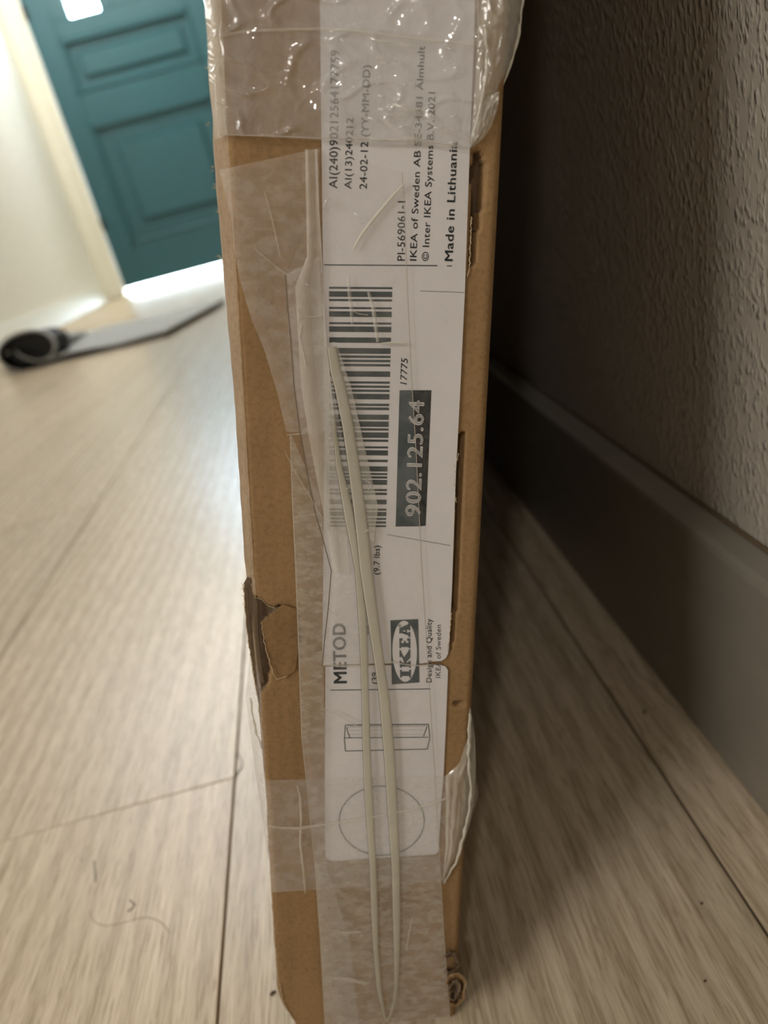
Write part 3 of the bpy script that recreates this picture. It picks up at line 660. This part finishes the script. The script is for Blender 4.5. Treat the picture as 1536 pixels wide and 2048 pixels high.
strip('tape_edge', [(438, 277), (455, 277), (540, 279), (640, 283), (760, 288), (860, 292), (941, 303)], 1.6, M_EDGE2, carton, 0.0017)
sheet('tape_strip', [(583, 872), (586, 1000), (593, 1147), (600, 1332), (605, 1480)], [(640, 1000), (648, 1060), (650, 1147), (648, 1332), (652, 1480)], 90, 16, 0.00135, M_MOTT, amp=0.0002, seed=41, label='mottled grey tape over the cardboard left of the label')
sheet('tape_strip', [(632, 1728), (637, 1800), (645, 1920), (653, 2060)], [(880, 1715), (884, 1800), (892, 1920), (900, 2038)], 60, 40, 0.00135, M_MOTT, amp=0.0002, seed=42, label='mottled grey tape below the label')
sheet('tape_overlap', [(664, 690), (690, 780), (709, 860), (721, 940), (735, 1040), (742, 1085)], [(674, 690), (704, 780), (722, 860), (740, 940), (758, 1020), (748, 1088)], 70, 8, 0.0016, M_FOLD2, amp=0.0002, seed=43)
# little crease ridges
def crease(pts, wpx, seed=0, lift=0.0016, m=None, dome=0.0):
    P = [np.array(p, float) for p in pts]; L_, R_ = [], []
    for i, p in enumerate(P):
        t = P[min(i + 1, len(P) - 1)] - P[max(i - 1, 0)]; t = t / np.linalg.norm(t); n_ = np.array([-t[1], t[0]]) * wpx / 2 * (0.4 + 0.6 * math.sin(math.pi * (i + .5) / len(P)))
        L_.append(tuple(p - n_)); R_.append(tuple(p + n_))
    return sheet('tape_crease', L_, R_, 8 * len(P), 5, lift, m or M_FOLD2, amp=0.00005, seed=seed, prof=lambda u, v: (0.0003 if not dome else dome * math.sin(v * math.pi)) * math.sin(u * math.pi))
crease([(441, 84), (460, 76), (500, 70), (560, 68), (640, 66), (720, 70), (780, 78), (860, 88), (950, 98)], 7, 1)
crease([(536, 1655), (560, 1659), (600, 1660), (660, 1652), (740, 1640), (820, 1624), (880, 1606), (896, 1600)], 6, 2, 0.0019)
crease([(646, 1334), (690, 1337), (726, 1335)], 4, 3, 0.0016)
crease([(736, 1330), (770, 1326), (800, 1331), (830, 1336), (868, 1333)], 4, 4, 0.0014)
crease([(812, 372), (790, 395), (765, 425), (740, 455), (722, 480), (708, 505)], 7, 5, 0.0013, M_FOLD)
crease([(570, 905), (590, 945), (640, 1030), (660, 1060)], 2.5, 6, 0.0017)
crease([(575, 876), (595, 874), (612, 872)], 4, 7)
crease([(530, 388), (545, 440), (556, 490), (562, 520)], 3, 8, 0.0014)
crease([(512, 505), (560, 545), (600, 570), (618, 577)], 3, 9, 0.0016)
crease([(594, 620), (602, 640), (625, 640), (644, 638)], 3, 10, 0.0020)
crease([(605, 655), (600, 680), (610, 720), (614, 740)], 3, 11, 0.0020)
crease([(640, 1052), (665, 1068), (700, 1070), (738, 1064)], 3, 12, 0.0020)
crease([(764, 693), (790, 691), (812, 692)], 5, 13, 0.0014, M_FOLD)
crease([(698, 560), (700, 590), (704, 620), (706, 655)], 8, 14, 0.0013)
crease([(738, 590), (748, 620), (752, 650), (757, 690)], 9, 15, 0.0013)
crease([(706, 628), (720, 634), (738, 636)], 3, 16, 0.0016)
crease([(650, 1424), (680, 1436), (720, 1458)], 3, 17, 0.0016)
crease([(742, 230), (765, 238), (800, 236), (830, 226), (862, 232)], 4, 18, 0.0018)
crease([(742, 286), (780, 288), (820, 282), (864, 288)], 5, 19, 0.0018)
crease([(596, 1575), (602, 1600), (604, 1640), (602, 1690), (608, 1740), (612, 1790)], 5, 20, 0.0012)
crease([(656, 1958), (700, 1962), (735, 1970)], 8, 21, 0.0015, M_FOLD2)
crease([(664, 1863), (690, 1868), (724, 1867)], 5, 22, 0.0015, M_FOLD2)
crease([(826, 1840), (820, 1870), (814, 1905)], 5, 23, 0.0015, M_FOLD2)

M_GLINT = film_mat('glint_crease', (0.85, 0.84, 0.78), 0.35, 0.9, 1.1, rough=0.10, bs=200, bd=0.0002, ior=2.4)  # pale, extra glossy film: tape highlights put in as domed creases
for k, (pts, w_) in enumerate([([(742, 84), (760, 91), (780, 92), (796, 91)], 6), ([(801, 94), (818, 99), (840, 101)], 6), ([(758, 197), (766, 201), (772, 204)], 6), ([(790, 217), (806, 221), (820, 227), (835, 233)], 9),
        ([(759, 226), (768, 226), (778, 225)], 6), ([(738, 242), (748, 246), (756, 249), (765, 249)], 5), ([(742, 285), (762, 287), (782, 287)], 6), ([(812, 286), (835, 284), (862, 288)], 4), ([(800, 262), (808, 259), (820, 259)], 4),
        ([(856, 234), (864, 239), (874, 241)], 6), ([(903, 242), (912, 238), (919, 235)], 5), ([(901, 290), (908, 294), (914, 299)], 6), ([(683, 84), (689, 90), (692, 98)], 7), ([(680, 157), (686, 159), (692, 162)], 5),
        ([(754, 175), (765, 176)], 5), ([(806, 175), (814, 178), (818, 177)], 4), ([(896, 102), (906, 108), (914, 111)], 4), ([(766, 134), (774, 132), (780, 131)], 4), ([(870, 262), (880, 264), (890, 261)], 4), ([(905, 190), (910, 193)], 5),
        ([(723, 1873), (726, 1876)], 4), ([(790, 1753), (797, 1755)], 5), ([(716, 1068), (728, 1072), (738, 1066), (748, 1069)], 6), ([(733, 966), (741, 970), (745, 978), (738, 984)], 3), ([(690, 984), (697, 982), (702, 986)], 4), ([(668, 700), (672, 704)], 4),
        ([(603, 638), (600, 644), (612, 646)], 4), ([(612, 574), (618, 577), (622, 578)], 4), ([(650, 420), (655, 407), (664, 403)], 6), ([(710, 432), (718, 440), (728, 446)], 3)]):
    crease(pts, w_ * 1.25, 50 + k, 0.0019, M_GLINT, 0.0005)
for k, (pts, w_) in enumerate([([(414, 0), (416, 14), (420, 26)], 9), ([(428, 0), (430, 20), (428, 45), (425, 80)], 7), ([(437, 60), (434, 78), (427, 86)], 6), ([(419, 127), (420, 145), (423, 153), (430, 147), (438, 128)], 6), ([(432, 155), (434, 200), (437, 250), (441, 280)], 5), ([(450, 205), (452, 250), (454, 275)], 3)]):
    crease(pts, w_, 90 + k, 0.0020, M_GLINT, 0.0007)

# ---- loose bags of tape beside the carton's right edge and left edge
def bag(name, inner, outer, nr, ncn, d_in, d_mid, d_out, material, seed, amp=0.0008, label=None, fq=(260, 70)):
    def rs(pl, v):
        ys = [i / (len(pl) - 1) for i in range(len(pl))]; j = min(len(pl) - 2, int(v * (len(pl) - 1))); u_ = v * (len(pl) - 1) - j
        return np.array(pl[j], float) * (1 - u_) + np.array(pl[j + 1], float) * u_
    vs, fs = [], []
    for i in range(nr):
        v_ = i / (nr - 1); a, b = rs(inner, v_), rs(outer, v_)
        for j in range(ncn):
            u_ = j / (ncn - 1); p = a * (1 - u_) + b * u_
            lift = d_in * (1 - u_) ** 2 + 2 * d_mid * u_ * (1 - u_) + d_out * u_ ** 2
            q = Vector((u_ * 6, v_ * 5, seed)); lift += amp * noise.noise(q) * math.sin(math.pi * min(1, u_ * 1.2 + 0.05)) + amp * .6 * max(0, 1 - abs(noise.noise(Vector((u_ * 3 - v_ * 4, v_ * 9, seed + 9)))) * 6)
            vs.append(face(p[0], p[1], lift))
        # the film turns back behind the rim
    for i in range(nr - 1):
        for j in range(ncn - 1): a = i * ncn + j; fs.append((a, a + 1, a + ncn + 1, a + ncn))
    o = obj(name, mesh_from(vs, fs), material, carton, smooth=True)
    if label: o['label'] = label
    return o
TI = [(955, -60), (955, 0), (957, 60), (955, 120), (950, 200), (945, 260), (941, 304)]
TO = [(1046, -60), (1047, 0), (1043, 50), (1034, 100), (1018, 150), (1001, 190), (996, 226)]
bag('loose_tape', TI, TO[:], 60, 40, 0.0007, 0.004, -0.002, M_BAG, 1, label='loose tape bulging past the upper right edge')
bag('loose_tape', [(941, 304), (960, 292), (975, 275), (985, 258), (996, 228)], [(941, 303), (950, 260), (960, 230), (975, 200), (1000, 190)], 24, 16, 0.0008, 0.002, 0.0015, M_BAG, 3)
BI = [(940, 1420), (936, 1480), (920, 1530), (892, 1556), (893, 1620), (892, 1700), (886, 1762)]
BO = [(943, 1420), (951, 1480), (953, 1530), (949, 1600), (941, 1650), (925, 1700), (889, 1768)]
bag('loose_tape', BI, BO, 70, 36, 0.0007, 0.0030, -0.001, M_BAG, 5, amp=0.0004, label='loose tape bulging past the lower right edge')
bag('loose_tape', [(946, 1470), (944, 1540), (942, 1600), (938, 1650)], [(950, 1470), (951, 1540), (958, 1594), (939, 1652)], 20, 10, -0.004, -0.004, -0.006, M_TAPE, 6)
bag('loose_tape', [(522, 1350), (524, 1430), (530, 1500), (536, 1566), (537, 1640), (539, 1720)], [(502, 1310), (493, 1400), (506, 1500), (517, 1580), (528, 1650), (537, 1722)], 60, 20, -0.0005, -0.001, -0.006, M_TAPE, 7, label='thin loose tape hanging at the lower left edge')
def rim(pts, r, lifts, name='tape_rim', m=None):
    P = [face(x, y, l) for (x, y), l in zip(pts, lifts)]
    # densify
    Q, R_ = [], []
    for i in range(len(P) - 1):
        for k in range(6):
            u_ = k / 6; Q.append(Vector(P[i]) * (1 - u_) + Vector(P[i + 1]) * u_ + Vector((noise.noise(Vector((i * 6 + k, 0, 0)) * 0.37), noise.noise(Vector((i * 6 + k, 5, 0)) * 0.37), 0)) * r * 0.8)
            R_.append(r * (0.8 + 0.5 * noise.noise(Vector((i * 6 + k, 9, 0)) * 0.5)))
    Q.append(Vector(P[-1])); R_.append(r)
    return obj(name, tube_mesh(Q, R_, 8), m or M_FOLD, carton, smooth=True)
rim([(940, 1430), (939, 1480), (938, 1510), (939, 1545), (943, 1580), (940, 1620), (932, 1660), (924, 1690), (912, 1730), (889, 1768)], 0.00045, [0.001, .0015, .002, .002, .002, .002, .002, .0015, .001, .0005])
rim([(1047, 0), (1043, 50), (1034, 100), (1018, 150), (1001, 190)], 0.0003, [-0.0015] * 5)
rim([(970, 60), (975, 110), (972, 170), (960, 230), (944, 285)], 0.00025, [0.0025] * 5, m=M_BAG)
rim([(502, 1400), (508, 1440), (514, 1470), (526, 1500)], 0.0003, [-0.002] * 4)
# crushed torn corner at the lower right
def curl_ply(pts, wid, seed, lift0, lift1, label=None):
    """a strip of board paper torn loose and curled outwards: pts = its torn outer edge on the photo, wid = how far it runs back in"""
    rnd = random.Random(seed); P = []
    for p, q in zip(pts[:-1], pts[1:]):
        k = max(2, int(math.hypot(q[0] - p[0], q[1] - p[1]) / 2.5))
        for i in range(k): P.append((p[0] + (q[0] - p[0]) * i / k + rnd.uniform(-1.3, 1.3), p[1] + (q[1] - p[1]) * i / k + rnd.uniform(-1.0, 1.0)))
    P.append(pts[-1]); vs, fs = [], []; m_ = 6
    cx0 = sum(p[0] for p in P) / len(P) - 4; cy0 = sum(p[1] for p in P) / len(P)
    for i, (x, y) in enumerate(P):
        for j in range(m_):
            u_ = j / (m_ - 1); xx = x + (cx0 - x) * u_ * wid; yy = y + (cy0 - y) * u_ * wid
            l = lift0 * (1 - u_) ** 0.5 + lift1 * u_ + 0.0005 * noise.noise(Vector((x * .22, y * .22, j * .7 + seed))) + rnd.uniform(-.00008, .00008)
            vs.append(face(xx, yy, l))
    for i in range(len(P) - 1):
        for j in range(m_ - 1): a_ = i * m_ + j; fs.append((a_, a_ + 1, a_ + m_ + 1, a_ + m_))
    o = obj('crushed_corner', mesh_from(vs, fs), M_KRAFT if seed % 2 else M_PLY, carton); md = o.modifiers.new('thickness', 'SOLIDIFY'); md.thickness = 0.0003
    if label: o['label'] = label
curl_ply([(892, 1968), (899, 1955), (910, 1950), (921, 1950), (930, 1958), (933, 1972), (928, 1988), (930, 1998), (922, 2010), (910, 2016), (898, 2008)], 0.75, 3, 0.0032, -0.004, 'crushed torn corner curling out near the floor')
curl_ply([(896, 1985), (902, 1970), (912, 1962), (921, 1968), (922, 1982), (916, 1996), (908, 2006), (898, 2000)], 0.9, 2, 0.0030, -0.002)
curl_ply([(890, 1915), (899, 1906), (911, 1908), (916, 1920), (921, 1934), (912, 1944), (900, 1950), (891, 1944)], 0.8, 4, 0.0016, -0.004)
fray([(899, 1955), (910, 1950), (921, 1950), (930, 1958), (933, 1972), (928, 1988), (930, 1998)], 1.6, 31, 0.0033)
fray([(906, 1966), (915, 1964), (921, 1972), (920, 1986)], 1.4, 32, 0.0031)
fray([(562, 1972), (566, 2000), (575, 2022), (590, 2044)], 2.4, 33, 0.0002)

# ================================================================== LOOSE THINGS
# folded, rolled doormat
M_MATTOP = plain('grey_mat_pile', (0.36, 0.37, 0.36), 0.95, bscale=260, bdist=0.002)
M_MATBACK = plain('black_mat_rubber', (0.012, 0.013, 0.016), 0.7, bscale=150, bdist=0.001)
A = Vector(on_floor(0, 752)); B = Vector(on_floor(330, 676)); A.z = B.z = 0
ax = (B - A); Lm = ax.length; ax.normalize(); dp = Vector((-ax.y, ax.x, 0))
doormat = empty('doormat', tuple(A), label='grey doormat with black backing, folded over and curled into a roll', category='doormat')
doormat.rotation_euler = (0, 0, math.atan2(ax.y, ax.x))
def px_mat(px, py):
    p = on_plane(px, py, tuple(A), np.array([dp.x, dp.y, 0.0])); return float(np.dot(p - np.array(A), np.array(ax))), float(p[2])
MD = 0.62
def dens(pl, k=4):
    out = []
    for i in range(len(pl) - 1):
        for j in range(k):
            u_ = j / k; p0 = pl[max(i - 1, 0)]; p1 = pl[i]; p2 = pl[i + 1]; p3 = pl[min(i + 2, len(pl) - 1)]
            out.append(tuple(0.5 * (2 * p1[c] + (p2[c] - p0[c]) * u_ + (2 * p0[c] - 5 * p1[c] + 4 * p2[c] - p3[c]) * u_ ** 2 + (3 * p1[c] - p0[c] - 3 * p2[c] + p3[c]) * u_ ** 3) for c in (0, 1)))
    return out + [tuple(pl[-1])]
LOW = dens([px_mat(*p) for p in [(328, 672), (260, 692), (200, 711), (130, 731), (70, 742), (25, 738), (2, 722), (-2, 700), (14, 680), (42, 667), (74, 663), (98, 674), (106, 692), (100, 710), (78, 720), (50, 714), (32, 702)]])
UPP = dens([px_mat(*p) for p in [(332, 664), (280, 678), (230, 692), (180, 700), (140, 708), (112, 717), (96, 722)]])
def mat_layer(prof, off, thick, m, name):
    P = [Vector((x, z)) for x, z in prof]; nP = []
    for i in range(len(P)):
        t = (P[min(i + 1, len(P) - 1)] - P[max(i - 1, 0)]).normalized(); nP.append(Vector((-t.y, t.x)))
    vs, fs = [], []
    ny = 10
    for j in range(ny):
        y = MD * j / (ny - 1); sh0 = j / (ny - 1)
        for i, p in enumerate(P):
            sh = sh0 * (0.08 + 0.6 * max(0.0, 1 - p.x / Lm - 0.25))
            for o_ in (off, off + thick):
                q = p + nP[i] * o_; vs.append((q.x - sh + 0.002 * noise.noise(Vector((i * .3, j, 0))), y, max(0.0006 + (0.002 if off < 0 else 0), q.y * (1 - (0.72 * sh0 if len(prof) > 40 else 0)))))
    n2 = len(P) * 2
    for j in range(ny - 1):
        for i in range(len(P) - 1):
            for o_ in (0, 1):
                a = j * n2 + i * 2 + o_; fs.append((a, a + 2, a + 2 + n2, a + n2))
        for i in (0, len(P) - 1):
            a = j * n2 + i * 2; fs.append((a, a + 1, a + 1 + n2, a + n2))
    for j in (0, ny - 1):
        for i in range(len(P) - 1): a = j * n2 + i * 2; fs.append((a, a + 1, a + 3, a + 2))
    return obj(name, mesh_from(vs, fs), m, doormat, smooth=False)
core = prism_bm([px_mat(*p) for p in [(4, 716), (4, 700), (18, 684), (44, 671), (74, 667), (94, 677), (102, 692), (98, 708), (112, 722), (70, 734), (25, 732)]], -0.10, -0.03)
for v in core.verts: v.co = Vector((v.co.x, -v.co.z, v.co.y))
obj('hole_shade_plug', core, M_MATBACK, doormat)  # black plug added inside the roll to give its hole a shaded look
mat_layer(LOW, 0.0002, 0.006, M_MATTOP, 'pile')
mat_layer(LOW, -0.0062, 0.0062, M_MATBACK, 'rubber_backing')
mat_layer(UPP, -0.0062, 0.006, M_MATTOP, 'pile')
mat_layer(UPP, -0.0002, 0.005, M_MATBACK, 'rubber_backing')

# hair and specks on the planks
M_HAIR = plain('dark_hair', (0.10, 0.08, 0.06), 0.5)
def floor_line(pxs, r, name, **kw):
    P = [on_floor(*p) for p in pxs]; Q = []
    for a, b in zip(P[:-1], P[1:]):
        for k in range(5): Q.append(tuple(a * (1 - k / 5) + b * (k / 5) + np.array([0, 0, r * 1.2])))
    Q.append(tuple(P[-1] + np.array([0, 0, r * 1.2])))
    return obj(name, tube_mesh(Q, r, 5), M_HAIR, **kw)
floor_line([(188, 1722), (190, 1745), (192, 1764)], 0.00017, 'hair_strand', label='short straight dark hair on the pale planks at lower left', category='hair')
floor_line([(180, 1822), (184, 1838), (195, 1848), (212, 1852), (232, 1849), (252, 1844), (272, 1838), (296, 1835), (315, 1840), (330, 1852), (340, 1868)], 0.00007, 'hair_strand', label='long thin wavy hair on the pale planks at lower left', category='hair')
floor_line([(259, 1800), (266, 1806), (270, 1810), (264, 1818), (255, 1824)], 0.00017, 'hair_strand', label='short bent dark hair shaped like a hook on the planks', category='hair')
floor_line([(468, 1570), (471, 1556), (476, 1546), (483, 1536), (484, 1524), (479, 1514), (476, 1508)], 0.00022, 'hair_strand', label='curled thread lying on the plank joint left of the carton', category='hair')
M_SPECK = plain('dark_crumb', (0.06, 0.035, 0.02), 0.8)
def crumb(px, py, r, label, el=1.0, seed=0):
    p = on_floor(px, py); bm = bmesh.new(); bmesh.ops.create_icosphere(bm, subdivisions=2, radius=r)
    for v in bm.verts:
        k = 1 + 0.3 * noise.noise(v.co * (2 / r) + Vector((seed, 0, 0))); v.co = Vector((v.co.x * k * el, v.co.y * k, v.co.z * k * 0.55))
    bmesh.ops.rotate(bm, verts=bm.verts[:], cent=(0, 0, 0), matrix=Matrix.Rotation(0.5, 3, 'Z'))
    zmin = min(v.co.z for v in bm.verts)
    o = obj('crumb', bm, M_SPECK, label=label, category='crumb'); o.location = (p[0], p[1], -zmin + 0.00002); return o
crumb(546, 1987, 0.0006, 'brown crumb on the floor beside the carton\'s lower left corner', 1.8, 1)
crumb(1289, 1425, 0.0007, 'round dark crumb on the narrow plank beside the baseboard', 1.0, 2)
crumb(1403, 1808, 0.0004, 'small dark crumb right of the carton, left of the long plank joint', 1.4, 3)
crumb(1410, 1963, 0.00035, 'tiny dark crumb nearest the bottom right of the floor', 1.3, 4)
crumb(164, 1720, 0.0003, 'tiny dark crumb beside the short straight hair', 1.0, 5)
